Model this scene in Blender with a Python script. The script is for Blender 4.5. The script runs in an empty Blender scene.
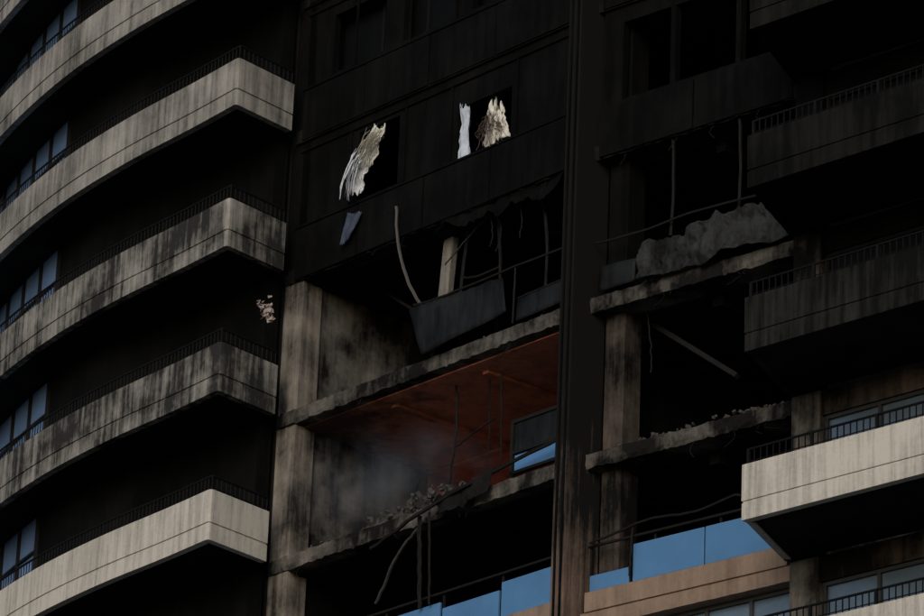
import bpy, math, random, bmesh
from mathutils import Vector, Matrix, noise as mnoise
random.seed(7)
sc=bpy.context.scene
H=2.69; Z3=29.75
def zb(k): return Z3+(3-k)*H
# ---------------------------------------------------------------- materials
def newmat(name):
    m=bpy.data.materials.new(name); m.use_nodes=True
    nt=m.node_tree; b=nt.nodes['Principled BSDF']; return m,nt,b
def N(nt,t): return nt.nodes.new(t)
def mth(nt,op,a,b=None,clamp=False):
    n=nt.nodes.new('ShaderNodeMath'); n.operation=op; n.use_clamp=clamp
    for i,v in enumerate((a,b)):
        if v is None: continue
        if hasattr(v,'is_linked'): nt.links.new(v,n.inputs[i])
        else: n.inputs[i].default_value=v
    return n.outputs[0]
def noise(nt,vec,scale,detail=4,rough=.6):
    n=N(nt,'ShaderNodeTexNoise'); n.inputs['Scale'].default_value=scale; n.inputs['Detail'].default_value=detail
    n.inputs['Roughness'].default_value=rough; nt.links.new(vec,n.inputs['Vector']); return n.outputs['Fac']
def concrete(name,base,soot=.3,dark=(.010,.0095,.009),streak=.9,blotch=1.1,bump=.25,rough=.9,sx=5.,zf=None,ax=2):
    m,nt,b=newmat(name)
    tc=N(nt,'ShaderNodeTexCoord').outputs['Object']
    mp=N(nt,'ShaderNodeMapping'); mp.inputs['Scale'].default_value=(sx,sx,.45); nt.links.new(tc,mp.inputs['Vector'])
    nl=noise(nt,tc,.8,4,.6); ns=noise(nt,mp.outputs[0],1.0,5,.65); nf=noise(nt,tc,14,5,.7)
    f=mth(nt,'ADD',mth(nt,'MULTIPLY',mth(nt,'SUBTRACT',nl,.5),blotch*2),mth(nt,'MULTIPLY',mth(nt,'SUBTRACT',ns,.5),streak*2))
    f=mth(nt,'ADD',f,mth(nt,'MULTIPLY',mth(nt,'SUBTRACT',nf,.5),.5))
    if zf:
        sp=N(nt,'ShaderNodeSeparateXYZ'); nt.links.new(tc,sp.inputs[0])
        mr=N(nt,'ShaderNodeMapRange'); mr.inputs[1].default_value=zf[0]; mr.inputs[2].default_value=zf[1]; mr.inputs[3].default_value=0; mr.inputs[4].default_value=-zf[2]
        nt.links.new(sp.outputs[ax],mr.inputs[0]); f=mth(nt,'ADD',f,mr.outputs[0])
    f=mth(nt,'ADD',f,1-soot,clamp=True)
    mx=N(nt,'ShaderNodeMix'); mx.data_type='RGBA'
    mx.inputs[6].default_value=(*dark,1); mx.inputs[7].default_value=(*base,1)
    nt.links.new(f,mx.inputs[0]); nt.links.new(mx.outputs[2],b.inputs['Base Color'])
    b.inputs['Roughness'].default_value=rough; b.inputs['Specular IOR Level'].default_value=.10
    bp=N(nt,'ShaderNodeBump'); bp.inputs['Strength'].default_value=bump; bp.inputs['Distance'].default_value=.03
    nt.links.new(nf,bp.inputs['Height']); nt.links.new(bp.outputs[0],b.inputs['Normal'])
    return m
def plain(name,col,rough=.6,metal=0,var=.4,scale=6,spec=.4,bump=.1):
    m,nt,b=newmat(name); tc=N(nt,'ShaderNodeTexCoord').outputs['Object']
    n=noise(nt,tc,scale,4,.65)
    mx=N(nt,'ShaderNodeMix'); mx.data_type='RGBA'; nt.links.new(n,mx.inputs[0])
    mx.inputs[6].default_value=(*[c*(1-var) for c in col],1); mx.inputs[7].default_value=(*[min(1,c*(1+var)) for c in col],1)
    nt.links.new(mx.outputs[2],b.inputs['Base Color'])
    b.inputs['Roughness'].default_value=rough; b.inputs['Metallic'].default_value=metal; b.inputs['Specular IOR Level'].default_value=spec
    bp=N(nt,'ShaderNodeBump'); bp.inputs['Strength'].default_value=bump; bp.inputs['Distance'].default_value=.02
    nt.links.new(n,bp.inputs['Height']); nt.links.new(bp.outputs[0],b.inputs['Normal'])
    return m
M_clean=concrete('concrete_clean',(.60,.56,.495),.15,dark=(.14,.13,.118),streak=.9,blotch=.5,sx=9)
M_light=concrete('concrete_light_soot',(.42,.395,.355),.46,dark=(.055,.052,.049),streak=.85,blotch=.9,sx=7)
M_mid=concrete('concrete_mid_soot',(.42,.395,.355),.72,dark=(.032,.031,.029),streak=1.0,blotch=1.4,sx=7)
M_heavy=concrete('concrete_soot_shade',(.018,.0175,.017),.7,dark=(.0035,.0034,.0033),streak=1.0,blotch=.9)  # soot tone that also carries the upper right balconies' shadow
M_dkpar=concrete('parapet_burnt_shade',(.032,.032,.031),.75,dark=(.005,.005,.0048),streak=1.2,blotch=.9,sx=8)  # burnt parapet, with its shadow mixed into the dark colour
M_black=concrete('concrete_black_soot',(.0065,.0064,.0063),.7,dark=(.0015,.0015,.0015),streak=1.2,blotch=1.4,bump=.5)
M_soffit=concrete('soffit_shade',(.020,.019,.018),.7,dark=(.0035,.0034,.0033),streak=.3,blotch=1)  # shade of the undersides is put into this dark base colour
M_slab=concrete('slab_edge_spalled',(.19,.173,.152),.78,dark=(.011,.0105,.010),streak=.9,blotch=1.7,bump=.8,sx=3)
M_slabd=concrete('slab_edge_dark',(.022,.021,.020),.6,dark=(.004,.0039,.0038),streak=.8,blotch=1.0,bump=.8,sx=3)
M_brown=concrete('upstand_brown',(.31,.225,.17),.25,dark=(.10,.068,.053),streak=.7,blotch=.6)
M_red=concrete('wall_red_scorched',(.62,.19,.11),.35,dark=(.05,.02,.014),streak=.8,blotch=1.1)
M_redceil=concrete('ceiling_red_blend',(.11,.060,.045),.2,dark=(.025,.015,.011),streak=.2,blotch=.7)
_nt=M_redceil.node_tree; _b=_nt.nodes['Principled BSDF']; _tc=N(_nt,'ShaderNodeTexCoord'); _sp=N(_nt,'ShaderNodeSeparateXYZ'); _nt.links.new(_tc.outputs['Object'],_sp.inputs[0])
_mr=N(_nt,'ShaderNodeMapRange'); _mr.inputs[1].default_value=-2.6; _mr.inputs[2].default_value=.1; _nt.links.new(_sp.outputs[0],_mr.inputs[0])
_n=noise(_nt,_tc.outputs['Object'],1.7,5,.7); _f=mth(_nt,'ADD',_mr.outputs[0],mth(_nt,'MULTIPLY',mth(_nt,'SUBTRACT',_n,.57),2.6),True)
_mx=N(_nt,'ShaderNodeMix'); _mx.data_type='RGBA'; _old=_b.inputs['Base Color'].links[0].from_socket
_nt.links.new(_f,_mx.inputs[0]); _nt.links.new(_old,_mx.inputs[6]); _mx.inputs[7].default_value=(.80,.285,.175,1); _nt.links.new(_mx.outputs[2],_b.inputs['Base Color'])  # blotchy red mixed over the ceiling, stronger towards the right
M_wallg=concrete('crosswall_grey',(.20,.185,.168),.66,dark=(.010,.0095,.009),streak=.6,blotch=1.8)
M_col=concrete('column_plaster',(.29,.257,.218),.56,dark=(.024,.022,.020),streak=.9,blotch=1.3)
M_cold=concrete('column_plaster_sooty',(.125,.10,.083),.74,dark=(.007,.0066,.0062),streak=.8,blotch=1.3)
M_pil=concrete('pillar_soot',(.22,.155,.122),.35,dark=(.011,.0108,.0106),streak=1.2,blotch=.6,zf=(Z3-5.8,Z3-1.2,1.2),sx=8)
M_metal=plain('metal_burnt',(.012,.0115,.011),.8,0,.5,6,.15)
M_metalm=plain('metal_grey',(.035,.033,.031),.75,0,.6,6,.2)
M_metald=plain('railing_dark',(.007,.007,.008),.7,0,.4,6,.1)
M_bluep=plain('spandrel_blue',(.09,.225,.43),.22,.1,.3,1.2,.7)
M_bluedk=concrete('spandrel_scorched',(.024,.027,.028),.6,dark=(.006,.006,.006),streak=1.0,blotch=1.3,rough=.5)
M_glass=plain('window_glass',(.20,.32,.56),.12,.2,.4,.8,.8,.02)  # sky reflection painted in as a blue base colour
M_glassg=plain('window_glass_grey',(.15,.20,.25),.2,.3,.4,1.2,.5,.02)
M_glassd=plain('window_glass_sooty',(.004,.0045,.005),.6,0,.4,1.2,.08,.02)
M_frame=plain('window_frame',(.04,.04,.04),.5,.1)
M_framed=plain('window_frame_sooty',(.008,.008,.008),.7,0,.4,6,.1)
M_white=plain('gypsum_white',(.78,.80,.85),.9,0,.2,5)
M_curt=plain('curtain_pale_blue',(.52,.57,.65),.9,0,.35,4)
M_straw=plain('insulation_cream',(.78,.73,.65),.95,0,.35,14)
M_sheet=concrete('sheet_grey',(.045,.047,.048),.6,dark=(.007,.007,.007),streak=1.3,blotch=1.3,rough=.75)
M_cloth=plain('cloth_blue',(.05,.065,.10),.9,0,.8,5)
M_rub=plain('rubble_grey',(.060,.056,.052),.95,0,.85,9)
M_pink=plain('insulation_pink',(.38,.31,.28),.95,0,.5,9)
# ---------------------------------------------------------------- mesh helpers
class MB:
    def __init__(s): s.v=[]; s.f=[]
    def add(s,vs,fs):
        o=len(s.v); s.v+=[tuple(v) for v in vs]; s.f+=[tuple(i+o for i in f) for f in fs]
    def hexa(s,b,t):
        s.add(list(b)+list(t),[(3,2,1,0),(4,5,6,7),(0,1,5,4),(1,2,6,5),(2,3,7,6),(3,0,4,7)])
    def prism(s,poly,z0,z1):
        n=len(poly); vs=[(x,y,z0) for x,y in poly]+[(x,y,z1) for x,y in poly]
        s.add(vs,[tuple(range(n))[::-1],tuple(range(n,2*n))]+[(i,(i+1)%n,(i+1)%n+n,i+n) for i in range(n)])
    def box(s,fr,s0,s1,n0,n1,z0,z1):
        s.prism([fr(s0,n0),fr(s1,n0),fr(s1,n1),fr(s0,n1)],z0,z1)
    def tube(s,pts,r,n=6):
        pts=[Vector(p) for p in pts]; vs=[]
        up=Vector((.13,.21,.97))
        for i,p in enumerate(pts):
            d=(pts[min(i+1,len(pts)-1)]-pts[max(i-1,0)]).normalized()
            a=d.cross(up)
            if a.length<.05: a=d.cross(Vector((1,0,0)))
            a.normalize(); b=d.cross(a)
            vs+=[p+(a*math.cos(2*math.pi*j/n)+b*math.sin(2*math.pi*j/n))*r for j in range(n)]
        fs=[(i*n+j,i*n+(j+1)%n,(i+1)*n+(j+1)%n,(i+1)*n+j) for i in range(len(pts)-1) for j in range(n)]
        fs.append(tuple(range(n))); fs.append(tuple(range((len(pts)-1)*n,len(pts)*n)))
        s.add(vs,fs)
    def chunk(s,c,r):
        c=Vector(c)
        rot=Matrix.Rotation(random.uniform(0,6.28),3,Vector((random.random(),random.random(),random.random()+.01)).normalized())
        e=Vector((r*random.uniform(.4,1.2),r*random.uniform(.4,1),r*random.uniform(.2,.7))); q=[]
        for z in(-1,1):
            for x,y in((-1,-1),(1,-1),(1,1),(-1,1)):
                q.append(c+rot@Vector((x*e.x*random.uniform(.6,1),y*e.y*random.uniform(.6,1),z*e.z)))
        s.hexa(q[:4],q[4:])
    def obj(s,name,mat,parent=None,bevel=0,smooth=False):
        me=bpy.data.meshes.new(name); me.from_pydata(s.v,[],s.f); me.update()
        bm=bmesh.new(); bm.from_mesh(me); bmesh.ops.recalc_face_normals(bm,faces=bm.faces); bm.to_mesh(me); bm.free()
        me.materials.append(mat)
        if smooth:
            for p in me.polygons: p.use_smooth=True
        o=bpy.data.objects.new(name,me); sc.collection.objects.link(o)
        if parent: o.parent=parent
        if bevel:
            b=o.modifiers.new('bevel','BEVEL'); b.width=bevel; b.segments=2; b.limit_method='ANGLE'
        return o
def empty(name):
    o=bpy.data.objects.new(name,None); sc.collection.objects.link(o); return o
def frame(p0,p1):
    d=Vector((p1[0]-p0[0],p1[1]-p0[1])).normalized(); n=Vector((d.y,-d.x))
    if n.y>0: n=-n
    def fr(s,nn):
        q=Vector(p0)+d*s+n*nn; return (q.x,q.y)
    return fr
F=frame((-2.98,73.62),(1.5,68.5)); G=frame((2.13,67.87),(5.12,65.2)); C=frame((4.25,63.37),(6.75,61.01))
W=frame((5.12,65.2),(5.12+2.5,65.2-2.36))
def P(fr,s,n,z): x,y=fr(s,n); return (x,y,Z3+z)
B=empty('apartment_tower')
KS=range(-3,12)
# ---------------------------------------------------------------- curved balcony stack
ctrl=[(-4.1,72.3),(-4.93,73.42),(-6.17,75.03),(-7.4,76.87),(-8.55,79.0),(-9.6,81.4),(-10.5,84.0),(-11.2,86.8)]
def crom(pts,n):
    out=[];pp=[(2*pts[0][0]-pts[1][0],2*pts[0][1]-pts[1][1])]+pts+[(2*pts[-1][0]-pts[-2][0],2*pts[-1][1]-pts[-2][1])]
    for i in range(1,len(pp)-2):
        for j in range(n):
            t=j/n;r=[]
            for c in(0,1):
                a,b,c2,d=pp[i-1][c],pp[i][c],pp[i+1][c],pp[i+2][c]
                r.append(.5*((2*b)+(-a+c2)*t+(2*a-5*b+4*c2-d)*t*t+(-a+3*b-3*c2+d)*t**3))
            out.append(tuple(r))
    out.append(pts[-1]); return out
curve=crom(ctrl,8)
END=(-3.14,73.33)
c0=Vector(curve[0]); ea=(Vector(END)-c0).normalized(); eb=(Vector(curve[2])-c0).normalized()
nose=[tuple((c0+ea*.09)*(1-t)**2+c0*2*t*(1-t)+(c0+eb*.09)*t*t) for t in (0,.33,.67,1)]
edge=[END]+nose+curve[1:]
def offs(path,d):
    out=[]
    for i,p in enumerate(path):
        dd=d(i) if callable(d) else d
        a=Vector(path[max(i-1,0)]);c=Vector(path[min(i+1,len(path)-1)]);p=Vector(p)
        t1=(p-a).normalized() if i>0 else (c-p).normalized(); t2=(c-p).normalized() if i<len(path)-1 else t1
        n1=Vector((t1.y,-t1.x)); n2=Vector((t2.y,-t2.x)); m=(n1+n2); m.normalize()
        k=dd/max(.4,m.dot(n1))
        out.append(tuple(p+m*k))
    return out
def strip(mb,outer,inner,z0,z1):
    n=len(outer); vs=[]
    for i in range(n):
        vs+=[(*outer[i],z0),(*outer[i],z1),(*inner[i],z1),(*inner[i],z0)]
    fs=[]
    for i in range(n-1):
        a=i*4;b=a+4
        for j in range(4): fs.append((a+j,b+j,b+(j+1)%4,a+(j+1)%4))
    fs.append((0,1,2,3)); fs.append((4*n-4,4*n-3,4*n-2,4*n-1))
    mb.add(vs,fs)
base_in=[END,curve[0]]+curve[1:]
test=offs(base_in,.1)
sg=1 if (test[10][0]>base_in[10][0]) else -1
def ins(d):
    q=offs(base_in,d*sg)
    if d<.06: return offs(edge,d*sg)
    return [q[0]]+[q[1]]*4+q[2:]
def insp(d): return offs(base_in,d*sg)
def dep(i):
    t=min(1,max(0,(i-10)/18)); t=t*t*(3-2*t); return (1.4-.5*t)*sg
wallpath=offs(curve,dep)[4:]
matA={-3:M_light,-2:M_light,-1:M_light,0:M_light,1:M_light,2:M_mid,3:M_mid,4:M_clean}
for k in KS:
    z=zb(k); m=matA.get(k,M_clean)
    mb=MB(); strip(mb,ins(0),ins(.14),z+.42,z+1.0); strip(mb,ins(.022),ins(.14),z+.39,z+.42)
    strip(mb,ins(.004),ins(.14),z+.10,z+.39)
    mb.obj('curved_parapet_%d'%(k+4),m,B)
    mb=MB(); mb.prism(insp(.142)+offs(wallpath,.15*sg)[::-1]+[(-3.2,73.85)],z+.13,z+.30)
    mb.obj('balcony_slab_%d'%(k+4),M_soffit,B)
    mb=MB(); rp=insp(.07)
    mb.tube([(x,y,z+1.27) for x,y in rp],.022,6)
    mb.tube([(x,y,z+1.06) for x,y in rp],.012,4)
    acc=0
    for i in range(len(rp)-1):
        a=Vector(rp[i]);b=Vector(rp[i+1]);L=(b-a).length;q=acc
        while q<L:
            c=a+(b-a)*(q/L); mb.prism([(c.x-.008,c.y-.008),(c.x+.008,c.y-.008),(c.x+.008,c.y+.008),(c.x-.008,c.y+.008)],z+.99,z+1.26); q+=.11
        acc=q-L
    mb.obj('curved_railing_%d'%(k+4),M_metald,B)
    wp=wallpath; cut=27
    mb=MB(); wi=offs(wp,.2*sg)
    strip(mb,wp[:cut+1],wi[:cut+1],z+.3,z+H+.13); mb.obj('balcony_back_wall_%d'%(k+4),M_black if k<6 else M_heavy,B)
    g=MB(); fm=MB()
    for i in range(cut,len(wp)-1,3):
        j=min(i+3,len(wp)-1)
        strip(g,[wp[i],wp[j]],[wi[i],wi[j]],z+.3,z+H+.13)
        a=Vector(wp[i])
        fm.prism([(a.x-.05,a.y-.05),(a.x+.03,a.y-.05),(a.x+.03,a.y+.05),(a.x-.05,a.y+.05)],z+.3,z+H+.12)
        strip(fm,[(wp[i][0]-.04,wp[i][1]-.03),(wp[j][0]-.04,wp[j][1]-.03)],[wi[i],wi[j]],z+2.1,z+2.15)
    g.obj('balcony_glazing_%d'%(k+4),M_glass,B); fm.obj('balcony_glazing_frames_%d'%(k+4),M_framed,B)
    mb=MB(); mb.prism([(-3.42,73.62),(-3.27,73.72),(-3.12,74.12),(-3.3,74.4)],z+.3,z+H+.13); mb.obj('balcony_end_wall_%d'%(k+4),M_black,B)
# ---------------------------------------------------------------- main floor slabs
def jag_slab(name,z0,z1,amp,mat):
    base=[]
    for fr,a,b in ((F,-.15,7.38),(G,-.05,4.05)):
        s=a
        while s<b-.03: base.append((fr,s)); s+=random.uniform(.05,.14)
        base.append((fr,b))
    rows=[]
    for t in (0,.3,.7,1):
        a2=amp*(1.3 if t==0 else .6)
        rows.append([(*fr(s,random.uniform(-a2,a2*.1)),z0+(z1-z0)*t+(random.uniform(-amp,amp)*.22)) for fr,s in base])
    n=len(base); back=[(*G(4.05,-6.5),0),(*F(-.15,-6.5),0)]
    vs=[v for r in rows for v in r]; fs=[]
    for j in range(3):
        for i in range(n-1): fs.append((j*n+i,j*n+i+1,(j+1)*n+i+1,(j+1)*n+i))
    o=len(vs); vs+=[(back[0][0],back[0][1],z0),(back[1][0],back[1][1],z0),(back[0][0],back[0][1],z1),(back[1][0],back[1][1],z1)]
    sb=[(*fr(s,-.35),z0) for fr,s in base]; st=[(*fr(s,-.35),z1) for fr,s in base]
    ob=len(vs); vs+=sb; ot=len(vs); vs+=st
    for i in range(n-1):
        fs.append((i,i+1,ob+i+1,ob+i)); fs.append((3*n+i,3*n+i+1,ot+i+1,ot+i))
    fs.append(tuple([ob+i for i in range(n)]+[o,o+1])); fs.append(tuple([ot+i for i in range(n)]+[o+2,o+3]))
    mb=MB(); mb.add(vs,fs); return mb.obj(name,mat,B)
for k in KS:
    z=zb(k)
    amp={2:.05,3:.04,4:.055}.get(k,.010)
    jag_slab('floor_slab_%d'%(k+4),z,z+.25,amp,{3:M_slab,4:M_slab}.get(k,M_slabd if k<3 else M_brown))
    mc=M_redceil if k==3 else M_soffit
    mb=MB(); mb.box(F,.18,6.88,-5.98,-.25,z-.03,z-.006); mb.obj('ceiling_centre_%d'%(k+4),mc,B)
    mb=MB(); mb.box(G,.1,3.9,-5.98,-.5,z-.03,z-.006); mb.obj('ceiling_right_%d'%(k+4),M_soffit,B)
    zt=z+.25; ze=z+H
    mb=MB()
    for s in (2.2,4.5): mb.box(F,s,s+.14,-5.9,-.55,z-.09,z-.031)
    mb.box(F,.19,6.7,-3.3,-3.15,z-.08,z-.032)
    mb.obj('ceiling_beams_centre_%d'%(k+4),M_redceil if k==3 else M_black,B)
    mb=MB(); mb.box(G,2.0,2.2,-5.9,-.55,z-.22,z-.031); mb.obj('ceiling_beam_right_%d'%(k+4),M_black,B)
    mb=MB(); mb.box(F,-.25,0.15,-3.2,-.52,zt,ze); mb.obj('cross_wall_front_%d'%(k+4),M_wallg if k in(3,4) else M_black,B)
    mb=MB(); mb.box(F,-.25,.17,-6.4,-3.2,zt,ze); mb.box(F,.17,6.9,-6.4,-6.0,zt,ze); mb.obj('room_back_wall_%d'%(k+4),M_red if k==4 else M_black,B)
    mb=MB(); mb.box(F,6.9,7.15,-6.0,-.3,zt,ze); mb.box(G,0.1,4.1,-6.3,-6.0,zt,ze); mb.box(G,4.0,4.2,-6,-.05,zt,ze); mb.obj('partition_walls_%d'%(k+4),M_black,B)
    mb=MB(); mb.box(F,-.30,.23,-.50,-.06,zt,ze); mb.obj('column_left_%d'%(k+4),M_col if k>=3 else M_black,B,.012)
    mb=MB(); mb.box(G,.02,.42,-.72,-.28,zt,ze); mb.obj('column_mid_%d'%(k+4),M_cold if k>=4 else M_black,B,.012)
mb=MB(); mb.box(F,7.30,7.60,-.4,.34,.1,Z3+20); mb.obj('fin_pillar',M_pil,B,.012)
mb=MB(); mb.box(F,7.24,7.30,-.4,.20,.1,Z3+20); mb.box(F,7.38,7.42,.343,.37,.1,Z3+20); mb.box(F,7.52,7.56,.343,.37,.1,Z3+20); mb.obj('fin_pillar_ribs',M_black,B,.005)
# ---------------------------------------------------------------- facade infill
def holes_wall(mb,fr,s0,s1,z0,z1,n0,n1,holes):
    xs=sorted({s0,s1,*[h[0] for h in holes],*[h[1] for h in holes]})
    for a,b in zip(xs,xs[1:]):
        hs=sorted([(h[2],h[3]) for h in holes if h[0]<=a+1e-6 and h[1]>=b-1e-6]); c=z0
        for q0,q1 in hs:
            if q0>c+1e-4: mb.box(fr,a,b,n0,n1,c,q0)
            c=q1
        if z1>c+1e-4: mb.box(fr,a,b,n0,n1,c,z1)
def windows(fr,s0,s1,z0,z1,cnt,glassmat,tag,n=-.12):
    g=MB(); f=MB(); w=(s1-s0)/cnt
    g.box(fr,s0,s1,n-.03,n,z0+.05,z1-.05)
    for i in range(cnt+1):
        c=s0+i*w; f.box(fr,c-.03,c+.03,n-.05,n+.05,z0+.06,z1-.06)
    f.box(fr,s0-.03,s1+.03,n-.05,n+.055,z0,z0+.06); f.box(fr,s0-.03,s1+.03,n-.05,n+.055,z1-.06,z1-.001)
    g.obj('window_glass_'+tag,glassmat,B); f.obj('window_frames_'+tag,M_framed if glassmat is M_glassd else M_frame,B)
for k in KS:
    z=zb(k)
    if k>=5:
        for fr,a,b,t in((F,0,7.22,'c'),(G,.0,3.98,'r')):
            mb=MB(); mb.box(fr,a,b,-.16,.03,z+.252,z+.58); mb.obj('upstand_%s_%d'%(t,k+4),M_brown,B,.008)
            mb=MB(); n=5 if t=='c' else 3
            if t=='r' and k==5:
                mb.box(fr,.06,.85,-.06,-.02,z+.6,z+.86)
                for q in(.93,2.36): mb.box(fr,q,q+1.40,-.06,-.02,z+.6,z+1.22)
            else:
                w=(b-a-.1)/n
                for i in range(n): mb.box(fr,a+.06+i*w,a+i*w+w,-.06,-.02,z+.6,z+1.2-(.12 if i==3 else 0))
            mb.obj('blue_panels_%s_%d'%(t,k+4),M_bluep,B,.004)
            mb=MB(); mb.tube([P(fr,a+.0,-.04,z-Z3+1.36),P(fr,b,-.04,z-Z3+1.36)],.025)
            for i in range(n+1): mb.box(fr,a+.03+i*(b-a-.1)/n-.015,a+.03+i*(b-a-.1)/n+.015,-.10,-.065,z+.58,z+1.36)
            mb.obj('balustrade_frame_%s_%d'%(t,k+4),M_metal,B)
        if k>=6:
            windows(F,0.3,6.9,z+.6,z+H-.01,5,M_glassg,'c%d'%(k+4),-.3); windows(G,.5,3.95,z+.6,z+H-.01,4,M_glassg,'r%d'%(k+4),-.3)
    elif k<=2:
        zt=z+.251
        if k==2: holes=[(1.55,2.62,z+1.12,z+2.42),(4.15,5.5,z+.98,z+2.05)]
        else: holes=[(.7,2.1,z+1.15,z+2.3),(2.6,3.9,z+1.15,z+2.3),(4.4,6.2,z+1.15,z+2.3)]
        mb=MB(); holes_wall(mb,F,.02,7.22,zt,z+H-.002,-.2,-.06,holes); mb.obj('burnt_facade_wall_%d'%(k+4),M_black,B)
        mb=MB()
        for i,(a,b) in enumerate(((.05,1.7),(1.73,3.4),(3.43,5.1),(5.13,7.2))):
            mb.box(F,a,b,-.058,.02+.008*(i%2),z+.02,z+.98)
        mb.obj('spandrel_panels_%d'%(k+4),M_black,B,.006)
        mb=MB(); mb.box(F,.0,7.2,-.05,.03,z+1.0,z+1.04); mb.box(F,.0,7.2,-.055,-.02,z+2.5,z+2.54)
        for s in(1.35,2.8,4.0,5.65): mb.box(F,s-.02,s+.02,-.055,-.03,z+1.052,z+2.498)
        mb.obj('facade_rails_%d'%(k+4),M_black,B)
        if k<2: windows(F,.5,6.5,z+1.1,z+2.4,5,M_glassd,'c%d'%(k+4),-.4)
        mb=MB(); holes_wall(mb,G,.0,3.98,zt,z+H-.002,-.2,-.06,[(.4,1.4,z+1.0,z+2.4),(1.5,2.75,z+1.0,z+2.4),(2.85,3.8,z+1.0,z+2.4)]); mb.obj('burnt_facade_right_%d'%(k+4),M_black,B)
        mb=MB(); mb.box(G,.02,1.95,-.058,.03,z+.02,z+.9); mb.box(G,1.98,3.96,-.058,.022,z+.02,z+.9); mb.obj('spandrel_right_%d'%(k+4),M_black,B,.006)
# ---------------------------------------------------------------- straight balconies
for k in KS:
    z=zb(k)+.27; m=M_clean if k>=5 else (M_dkpar if k==4 else M_heavy)  # upper storeys: near-black shadow put into the parapet colour
    mb=MB(); mb.box(C,0,9,-.14,0,z+.30,z+.88); mb.box(C,.015,9,-.14,-.02,z+.27,z+.30); mb.box(C,0.004,9,-.14,-.004,z,z+.27)
    e0=C(0,-.142); e1=(5.0,65.0)
    mb.prism([e0,(e0[0]+.13,e0[1]),(e1[0]+.13,e1[1]),e1],z,z+.88)
    mb.obj('straight_parapet_%d'%(k+4),m,B,.006)
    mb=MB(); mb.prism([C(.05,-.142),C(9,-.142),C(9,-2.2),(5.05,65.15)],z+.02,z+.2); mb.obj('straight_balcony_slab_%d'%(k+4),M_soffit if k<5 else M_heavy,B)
    mb=MB(); mb.tube([P(C,.05,-.07,z-Z3+1.13),P(C,9,-.07,z-Z3+1.13)],.02); mb.tube([P(C,.05,-.07,z-Z3+.94),P(C,9,-.07,z-Z3+.94)],.012,4)
    s=.06
    while s<9:
        mb.box(C,s-.008,s+.008,-.078,-.062,z+.88,z+1.13); s+=.12
    for q in range(0,8): mb.box(C,.06+q*1.2-.015,.09+q*1.2,-.09,-.05,z+.88,z+1.13)
    mb.obj('straight_railing_%d'%(k+4),M_metald,B)
    mb=MB(); mb.box(W,.0,.55,-.4,0,z+.2,z+H+.02); mb.obj('wall_column_right_%d'%(k+4),M_col if k>=5 else (M_cold if k==4 else M_black),B,.01)
    mb=MB(); mb.box(W,.55,9,-.4,-.05,z+2.3,z+H+.02); mb.box(W,.55,9,-.45,-.2,z-.1,z+.25); mb.obj('wall_head_right_%d'%(k+4),M_black if k<5 else M_cold,B)
    windows(W,.6,8.8,z+.25,z+2.3,8,M_glassd if k<5 else M_glassg,'w%d'%(k+4),-.15)
mb=MB(); mb.prism([F(-.1,-6.6),G(4.1,-6.6),W(9,-6),W(9,-14),F(-1,-16)],.05,Z3+19); mb.obj('tower_core',M_heavy,B)
mb=MB(); mb.prism(offs(wallpath,.3*sg)+[(-4,88),(-1,80),(-2.9,74.9)],.05,Z3+19); mb.obj('tower_core_left',M_heavy,B)
mb=MB(); mb.prism([W(.6,-.5),W(9,-.5),W(9,-5.9),W(.6,-5.9)],.05,Z3+19); mb.obj('tower_core_right',M_black,B)
mb=MB(); mb.prism([F(-.3,.2),G(4.1,.2),W(9,2),W(9,-14),F(-1,-16)],Z3+19,Z3+19.4); mb.obj('roof_slab',M_light,B)
mb=MB(); mb.prism([F(-.3,.1),G(4.1,.1),W(9,1.5),W(9,-6),F(-1,-6)],.05,zb(11)-.02); mb.obj('podium',M_clean,B)
# ---------------------------------------------------------------- debris
def rub(name,fr,s0,s1,n0,n1,z,cnt,r0,r1,hmax,mat):
    mb=MB()
    for _ in range(cnt):
        s=random.uniform(s0,s1); u=(s-s0)/(s1-s0); hh=hmax*math.sin(math.pi*u)**.7
        mb.chunk(P(fr,s,random.uniform(n0,n1),z+random.random()**1.5*hh+.02),random.uniform(r0,r1))
    return mb.obj(name,mat)
rub('rubble_pile',F,2.0,5.2,-1.2,-.05,-2.44,750,.02,.085,.40,M_rub)
rub('rubble_pile',F,.2,2.2,-1.2,-.1,-2.44,140,.02,.07,.10,M_rub)
rub('rubble_pile',G,.3,3.9,-.7,-.05,-2.44,380,.015,.055,.08,M_rub)
rub('rubble_pile',G,.2,3.8,-.8,-.1,.25,120,.02,.07,.08,M_rub)
rub('rubble_pile',F,.6,6.6,-.7,-.05,.25,180,.012,.04,.04,M_rub)
def wire(mb,pts,r,jit=.02,n=14):
    pts=[Vector(p) for p in pts]; out=[]
    for i in range(n+1):
        t=i/n*(len(pts)-1); j=min(int(t),len(pts)-2); u=t-j
        a=pts[max(j-1,0)];b=pts[j];c=pts[j+1];d=pts[min(j+2,len(pts)-1)]
        q=.5*((2*b)+(-a+c)*u+(2*a-5*b+4*c-d)*u*u+(-a+3*b-3*c+d)*u**3)
        out.append(q+Vector([random.uniform(-jit,jit) for _ in range(3)]))
    mb.tube(out,r,5)
mb=MB(); wire(mb,[P(F,2.85,.12,3.25),P(F,2.95,.15,2.6),P(F,3.2,.1,1.8),P(F,3.6,.05,1.15)],.028,.008); mb.obj('bent_pole',plain('pole_grey',(.085,.078,.07),.8,.0))
mb=MB(); mb.hexa([P(F,3.25,-.55,1.55),P(F,3.50,-.55,1.62),P(F,3.50,-.68,1.62),P(F,3.25,-.68,1.55)],[P(F,3.42,-.5,2.80),P(F,3.66,-.5,2.74),P(F,3.66,-.63,2.74),P(F,3.42,-.63,2.80)]); mb.obj('hanging_wall_stud',concrete('stud_plaster',(.40,.37,.33),.45,streak=.5,blotch=.7),None,.01)
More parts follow.
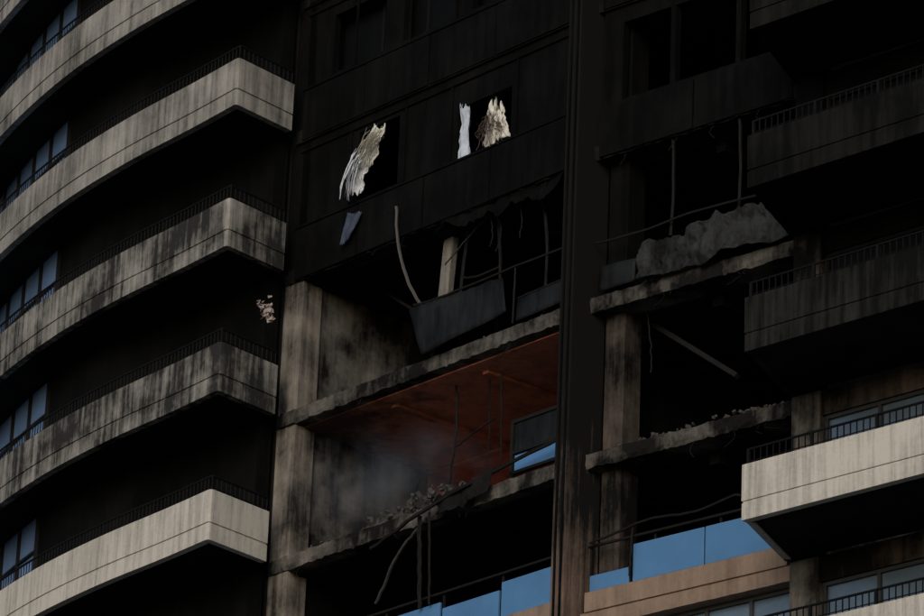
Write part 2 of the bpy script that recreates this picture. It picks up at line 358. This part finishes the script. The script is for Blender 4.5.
def bar(mb,a,b,w,t):
    a=Vector(a);b=Vector(b); d=(b-a).normalized(); x=d.cross(Vector((0,.3,1))).normalized()*w; y=d.cross(x).normalized()*t
    mb.hexa([a-x-y,a+x-y,a+x+y,a-x+y],[b-x-y,b+x-y,b+x+y,b-x+y])
mb=MB(); wire(mb,[P(F,3.7,-.3,2.05),P(F,4.4,-.25,2.4),P(F,5.3,-.2,2.8)],.014,.006)
mb.obj('dangling_wires',M_metalm)
mb=MB()
for _ in range(4):
    s=random.uniform(4.6,6.8); wire(mb,[P(F,s,-.2,2.7),P(F,s+random.uniform(-.2,.2),-.2,2.2),P(F,s+random.uniform(-.3,.3),-.1,random.uniform(1.7,2.1))],.012,.010)
mb.obj('dangling_wires',M_metal)
e=empty('bent_window_frame')
mb=MB(); wire(mb,[P(F,4.1,-.4,.3),P(F,4.02,-.38,1.3),P(F,4.16,-.4,2.68)],.032,.006,8); wire(mb,[P(F,4.95,-.4,.3),P(F,5.05,-.36,1.5),P(F,4.88,-.4,2.68)],.028,.006,8); wire(mb,[P(F,4.05,-.4,1.75),P(F,4.5,-.3,1.6),P(F,5.02,-.38,1.66)],.022,.006,8); wire(mb,[P(F,6.1,-.4,.3),P(F,6.2,-.35,1.6),P(F,6.0,-.4,2.68)],.03,.006,8); o=mb.obj('frame_bars',M_metal); o.parent=e
mb=MB()
for a,b in (((1.0,-1.4,2.6),(2.1,-1.0,1.9)),((5.0,-1.4,2.6),(6.4,-1.0,2.1)),((2.2,-2.0,2.55),(3.0,-1.6,1.7))):
    bar(mb,P(F,*a),P(F,*b),.04,.02)
mb.obj('fallen_ceiling_battens',M_metal)
def sheet(name,corners,mat,nu=24,nv=12,fold=.05,fr=9,thick=.01,rag=0.,crump=0.,tatter=0.):
    a,b,c,d=[Vector(p) for p in corners]; vs=[];fs=[]
    nn=(b-a).cross(d-a).normalized(); ph=random.uniform(0,6); seed=Vector((random.uniform(0,50),random.uniform(0,50),random.uniform(0,50)))
    for j in range(nv+1):
        for i in range(nu+1):
            u=i/nu;v=j/nv
            p=(a*(1-u)+b*u)*(1-v)+(d*(1-u)+c*u)*v
            w=math.sin(u*fr*2+ph+math.sin(v*3)*.8)*fold*.6+mnoise.noise(p*1.6+seed)*fold
            if crump: w+=crump*(mnoise.noise(p*5+seed)*1.6+abs(mnoise.noise(p*9+seed))*1.2)
            e=0
            if rag: e=rag*mnoise.noise(Vector((u*9,ph,0)))*2.2*(1-v)+rag*mnoise.noise(Vector((u*26,ph,3)))*1.2*(1-v)
            if tatter: e-=tatter*(mnoise.noise(Vector((u*8,ph,7)))+.6*mnoise.noise(Vector((u*22,ph,9))))*v
            vs.append(p+nn*w+Vector((0,0,e)))
    for j in range(nv):
        for i in range(nu): q=j*(nu+1)+i; fs.append((q,q+1,q+nu+2,q+nu+1))
    mb=MB(); mb.add(vs,fs); o=mb.obj(name,mat,None,0,True)
    s=o.modifiers.new('solid','SOLIDIFY'); s.thickness=thick; return o
sheet('collapsed_balustrade_panel',[P(F,3.35,.14,1.20),P(F,5.55,.02,1.18),P(F,5.75,.10,.50),P(F,3.75,.15,.25)],M_bluedk,24,8,.028,2.5,.02,.03)
mb=MB(); wire(mb,[P(F,3.4,.12,1.26),P(F,4.2,.14,1.20),P(F,5.6,.02,1.30),P(F,7.2,0,1.32)],.022,.010); wire(mb,[P(F,5.8,0,.3),P(F,5.82,0,1.3)],.02,.004); wire(mb,[P(F,5.9,0,.72),P(F,7.2,0,.76)],.018,.008)
mb.obj('twisted_handrail',M_metal)
sheet('broken_spandrel_panel',[P(F,5.9,-.03,.74),P(F,7.2,-.03,.78),P(F,7.2,0,.35),P(F,5.9,0,.3)],M_bluedk,12,6,.01,2,.02)
sheet('draped_sheet',[P(G,.95,.08,.92),P(G,3.35,.10,1.06),P(G,4.0,.14,.30),P(G,1.0,.14,.24)],M_sheet,110,34,.07,5,.005,.05,.05,.04)
sheet('broken_spandrel_panel',[P(G,.1,.0,.75),P(G,.85,.0,.72),P(G,.85,.02,.32),P(G,.1,.02,.3)],M_bluedk,10,6,.01,2,.02)
mb=MB(); wire(mb,[P(G,.0,0,1.2),P(G,1.0,.02,1.16),P(G,2,.0,1.24),P(G,3.6,0,1.18)],.022,.006)
for s in(1.47,2.83): wire(mb,[P(G,s,-.1,1.0),P(G,s+.03,-.1,1.8),P(G,s,-.1,2.69)],.03,.005,8)
mb.obj('twisted_handrail',M_metal)
mb=MB()
for s,n,l in((.7,-.5,1.1),(3.5,-.8,1.2)):
    wire(mb,[P(G,s,n,-.02),P(G,s+.08,n,-l*.5),P(G,s+random.uniform(-.3,.3),n,-l)],.014,.012)
mb.obj('dangling_wires',M_metal)
mb=MB(); bar(mb,P(G,.5,-.9,-.05),P(G,2.4,-.7,-1.45),.05,.04); mb.obj('fallen_beam',M_metal)
def strands(name,top,bot,wtop,wbot,cnt,mat,w=.02,d=Vector((-.75,-.66,0)),jit=.02):
    mb=MB(); top=Vector(top);bot=Vector(bot); side=Vector((.66,-.75,0))
    for _ in range(cnt):
        a=random.uniform(-1,1); p0=top+side*a*wtop+d*random.uniform(-.05,.1)+Vector((0,0,random.uniform(-.22,.14)))
        p1=bot+side*(a*wbot+random.uniform(-.07,.07))+d*random.uniform(-.05,.15)+Vector((0,0,random.uniform(-.2,.25)))
        n=5; ww=w*random.uniform(.4,1.6)
        pts=[p0.lerp(p1,i/n)+Vector([random.uniform(-jit,jit) for _ in range(3)])+d*.05*math.sin(math.pi*i/n) for i in range(n+1)]
        vs=[];fs=[]
        for i,p in enumerate(pts):
            q=side*ww*(1-.5*i/n); vs+=[p-q,p+q+d*.02]
        for i in range(n): fs.append((2*i,2*i+1,2*i+3,2*i+2))
        mb.add(vs,fs)
    return mb.obj(name,mat)
e=empty('hanging_insulation')
o=sheet('insulation_batt',[P(F,1.98,.02,5.02),P(F,2.30,.0,5.0),P(F,2.08,.06,4.30),P(F,1.74,.06,4.36)],M_straw,22,22,.05,4,.02,.08,.05,.10); o.parent=e
o=strands('cream_fibres',P(F,2.12,.06,4.85),P(F,1.92,.10,4.35),.17,.15,70,M_straw,.013); o.parent=e
o=sheet('torn_paper_backing',[P(F,1.74,.08,4.62),P(F,2.10,.10,4.58),P(F,1.86,.13,3.84),P(F,1.52,.13,3.86)],M_white,30,24,.05,4,.004,.08,.05,.14); o.parent=e
o=strands('white_paper',P(F,1.90,.17,4.5),P(F,1.68,.19,3.88),.12,.15,26,M_white,.03); o.parent=e
e=empty('hanging_insulation')
o=sheet('insulation_batt',[P(F,4.88,-.16,4.62),P(F,5.10,-.16,4.56),P(F,5.42,-.13,3.86),P(F,4.72,-.13,3.80)],M_straw,30,26,.06,4,.02,.12,.06,.10); o.parent=e
for (s0,zt_,s1,z1_,ct) in((4.88,4.25,4.78,3.92,18),(5.0,4.4,5.05,3.85,26),(5.15,4.2,5.3,3.85,18)):
    o=strands('cream_fibres',P(F,s0,-.10,zt_),P(F,s1,-.08,z1_),.07,.09,ct,M_pink,.013,jit=.03); o.parent=e
sheet('torn_curtain',[P(F,4.19,-.03,4.80),P(F,4.44,-.05,4.62),P(F,4.55,-.02,3.78),P(F,4.19,-.0,3.70)],M_curt,30,24,.06,5,.005,.06,.035,.05)
sheet('hanging_cloth',[P(F,1.55,.12,3.50),P(F,1.92,.12,3.45),P(F,1.6,.12,3.0),P(F,1.4,.12,2.95)],M_cloth,14,12,.04,3,.006,.04,.02,.05)
def shreds(name,c,n,r,mat):
    mb=MB()
    for _ in range(n):
        p=Vector(c)+Vector((random.gauss(0,.04),random.gauss(0,.04),random.gauss(0,.08)))
        q=[p+Vector((random.uniform(-r,r),random.uniform(-r,r)*.6,random.uniform(-r,r))) for _ in range(4)]
        mb.add(q,[(0,1,2),(0,2,3)])
    return mb.obj(name,mat)
shreds('insulation_shred',(-3.45,73.0,Z3+2.0),14,.05,M_pink)
shreds('insulation_shred',(-3.34,72.95,Z3+1.78),50,.06,M_pink)
mb=MB(); wire(mb,[P(F,3.8,-.6,-.1),P(F,3.85,-.55,-1.2),P(F,3.75,-.5,-2.3)],.024,.02); wire(mb,[P(F,4.4,-.8,-.1),P(F,4.45,-.8,-2.2)],.012,.015); wire(mb,[P(F,5.0,-.5,-.2),P(F,5.1,-.5,-1.8)],.014,.015); wire(mb,[P(F,3.95,-.5,-1.25),P(F,4.4,-.5,-1.1),P(F,4.9,-.5,-.98)],.018,.008)
wire(mb,[P(F,2.9,-.4,-2.3),P(F,3.3,-.3,-1.7)],.02,.01)
mb.obj('dangling_wires',M_metal)
bw=empty('broken_window_unit')
mb=MB(); mb.box(F,5.8,6.95,-.2,-.16,Z3-2.25,Z3-1.98); mb.obj('glass',M_bluep,bw)  # blue reflection on the pane is painted as its colour
mb=MB()
mb.box(F,5.7,5.76,-.22,-.14,Z3-2.4,Z3-1.35); mb.box(F,5.7,7.1,-.22,-.14,Z3-2.3,Z3-2.25);mb.box(F,5.76,7.1,-.22,-.14,Z3-1.41,Z3-1.35);mb.box(F,5.76,7.1,-.22,-.14,Z3-1.95,Z3-1.9)
mb.obj('frame',M_metal,bw)
mb=MB(); mb.box(F,5.78,7.1,-.2,-.17,Z3-1.9,Z3-1.41); mb.obj('sooty_pane',M_bluedk,bw)
mb=MB(); wire(mb,[P(F,2.6,.1,-2.9),P(F,3.8,.2,-2.65),P(F,5,.12,-2.35),P(F,7.2,.05,-2.05)],.035,.015); wire(mb,[P(F,3.8,.1,-2.6),P(F,3.85,.05,-4.2)],.038,.008); wire(mb,[P(F,4.05,.1,-2.6),P(F,4.08,.05,-4.2)],.022,.008)
mb.obj('twisted_handrail',M_metal)
mb=MB(); wire(mb,[P(F,2.8,.1,-3.9),P(F,3.3,.12,-3.2),P(F,3.8,.1,-2.8)],.028,.012); mb.obj('bent_pole',M_metalm)
sheet('charred_sheet',[P(F,4.2,.1,-2.42),P(F,5.6,.1,-2.2),P(F,5.5,.16,-2.62),P(F,4.4,.16,-2.72)],M_slabd,40,12,.04,4,.01,.04,.03,.06)
mb=MB(); wire(mb,[P(G,.1,.05,-4.0),P(G,1.2,.05,-3.85),P(G,2.2,.05,-3.9),P(G,3.0,.05,-3.8),P(G,3.4,.05,-3.95)],.022,.012,24); wire(mb,[P(G,.9,.03,-4.7),P(G,.95,.03,-3.9)],.02,.01); mb.obj('drooping_cable',M_metal)
mb=MB()
for fr,L in((F,6.8),(G,3.9)):
    for zz in(0,-2.69,2.69):
        for _ in range(4):
            s=random.uniform(.2,L); l=random.uniform(.08,.28)
            wire(mb,[P(fr,s,-.05,zz+.02),P(fr,s+random.uniform(-.1,.1),-.02,zz-l*.5),P(fr,s+random.uniform(-.2,.2),random.uniform(-.1,.1),zz-l)],.006,.008,6)
mb.obj('exposed_rebar',M_metal)
sheet('charred_lining',[P(F,3.9,-.05,2.72),P(F,6.9,-.05,2.72),P(F,6.7,.0,2.42),P(F,4.3,.0,2.5)],M_black,60,8,.03,6,.008,.0,.03,.12)
def smoke():
    m=bpy.data.materials.new('smoke'); m.use_nodes=True; nt=m.node_tree; nt.nodes.clear()
    out=N(nt,'ShaderNodeOutputMaterial'); v=N(nt,'ShaderNodeVolumeScatter'); tc=N(nt,'ShaderNodeTexCoord')
    n=noise(nt,tc.outputs['Object'],1.3,2,.6)
    gm=N(nt,'ShaderNodeMapping'); gm.inputs['Location'].default_value=(-1,-1,-1); gm.inputs['Scale'].default_value=(2,2,2); nt.links.new(tc.outputs['Generated'],gm.inputs[0])
    gr=N(nt,'ShaderNodeTexGradient'); gr.gradient_type='SPHERICAL'; nt.links.new(gm.outputs[0],gr.inputs[0])
    d=mth(nt,'MULTIPLY',mth(nt,'SUBTRACT',n,.42,True),gr.outputs['Fac']); d=mth(nt,'MULTIPLY',d,1.0)
    v.inputs['Color'].default_value=(.66,.76,.92,1); nt.links.new(d,v.inputs['Density']); nt.links.new(v.outputs[0],out.inputs['Volume']); return m
mb=MB(); mb.box(F,.3,4.4,-2.0,.7,Z3-2.42,Z3-.6); mb.obj('smoke_plume',smoke())
mb=MB(); mb.add([(-3000,-3000,0),(3000,-3000,0),(3000,3000,0),(-3000,3000,0)],[(0,1,2,3)]); mb.obj('ground',plain('asphalt_ground',(.10,.097,.09),.9,0,.3,.2))
# ---------------------------------------------------------------- light
w=bpy.data.worlds.new('World'); sc.world=w; w.use_nodes=True
nt=w.node_tree; bg=nt.nodes['Background']; sky=nt.nodes.new('ShaderNodeTexSky'); sky.sky_type='NISHITA'; sky.sun_disc=False
el=math.radians(20); az=math.radians(196)
sky.sun_elevation=el; sky.sun_rotation=az
nt.links.new(sky.outputs[0],bg.inputs[0]); bg.inputs[1].default_value=.09
sd=bpy.data.lights.new('sun','SUN'); sd.energy=1.2; sd.angle=math.radians(30); sd.color=(1,.945,.875)
so=bpy.data.objects.new('sun',sd); sc.collection.objects.link(so)
dirv=Vector((math.sin(az)*math.cos(el),math.cos(az)*math.cos(el),math.sin(el)))
so.rotation_euler=dirv.to_track_quat('Z','Y').to_euler(); so.location=(0,-20,60)
sc.view_settings.view_transform='Standard'; sc.view_settings.look='None'; sc.view_settings.exposure=0
# ---------------------------------------------------------------- camera
th=math.radians(22.5); r=.0425
Fv=Vector((0,math.cos(th),math.sin(th))); R0=Vector((1,0,0)); U0=Vector((0,-math.sin(th),math.cos(th)))
R=math.cos(r)*R0+math.sin(r)*U0; U=-math.sin(r)*R0+math.cos(r)*U0
cd=bpy.data.cameras.new('camera'); cd.sensor_width=36; cd.lens=36*4560/924; cd.clip_end=6000; cd.clip_start=.5
co=bpy.data.objects.new('camera',cd); sc.collection.objects.link(co)
m=Matrix((R,U,-Fv)).transposed().to_4x4(); m.translation=Vector((0,0,1.6)); co.matrix_world=m
sc.camera=co
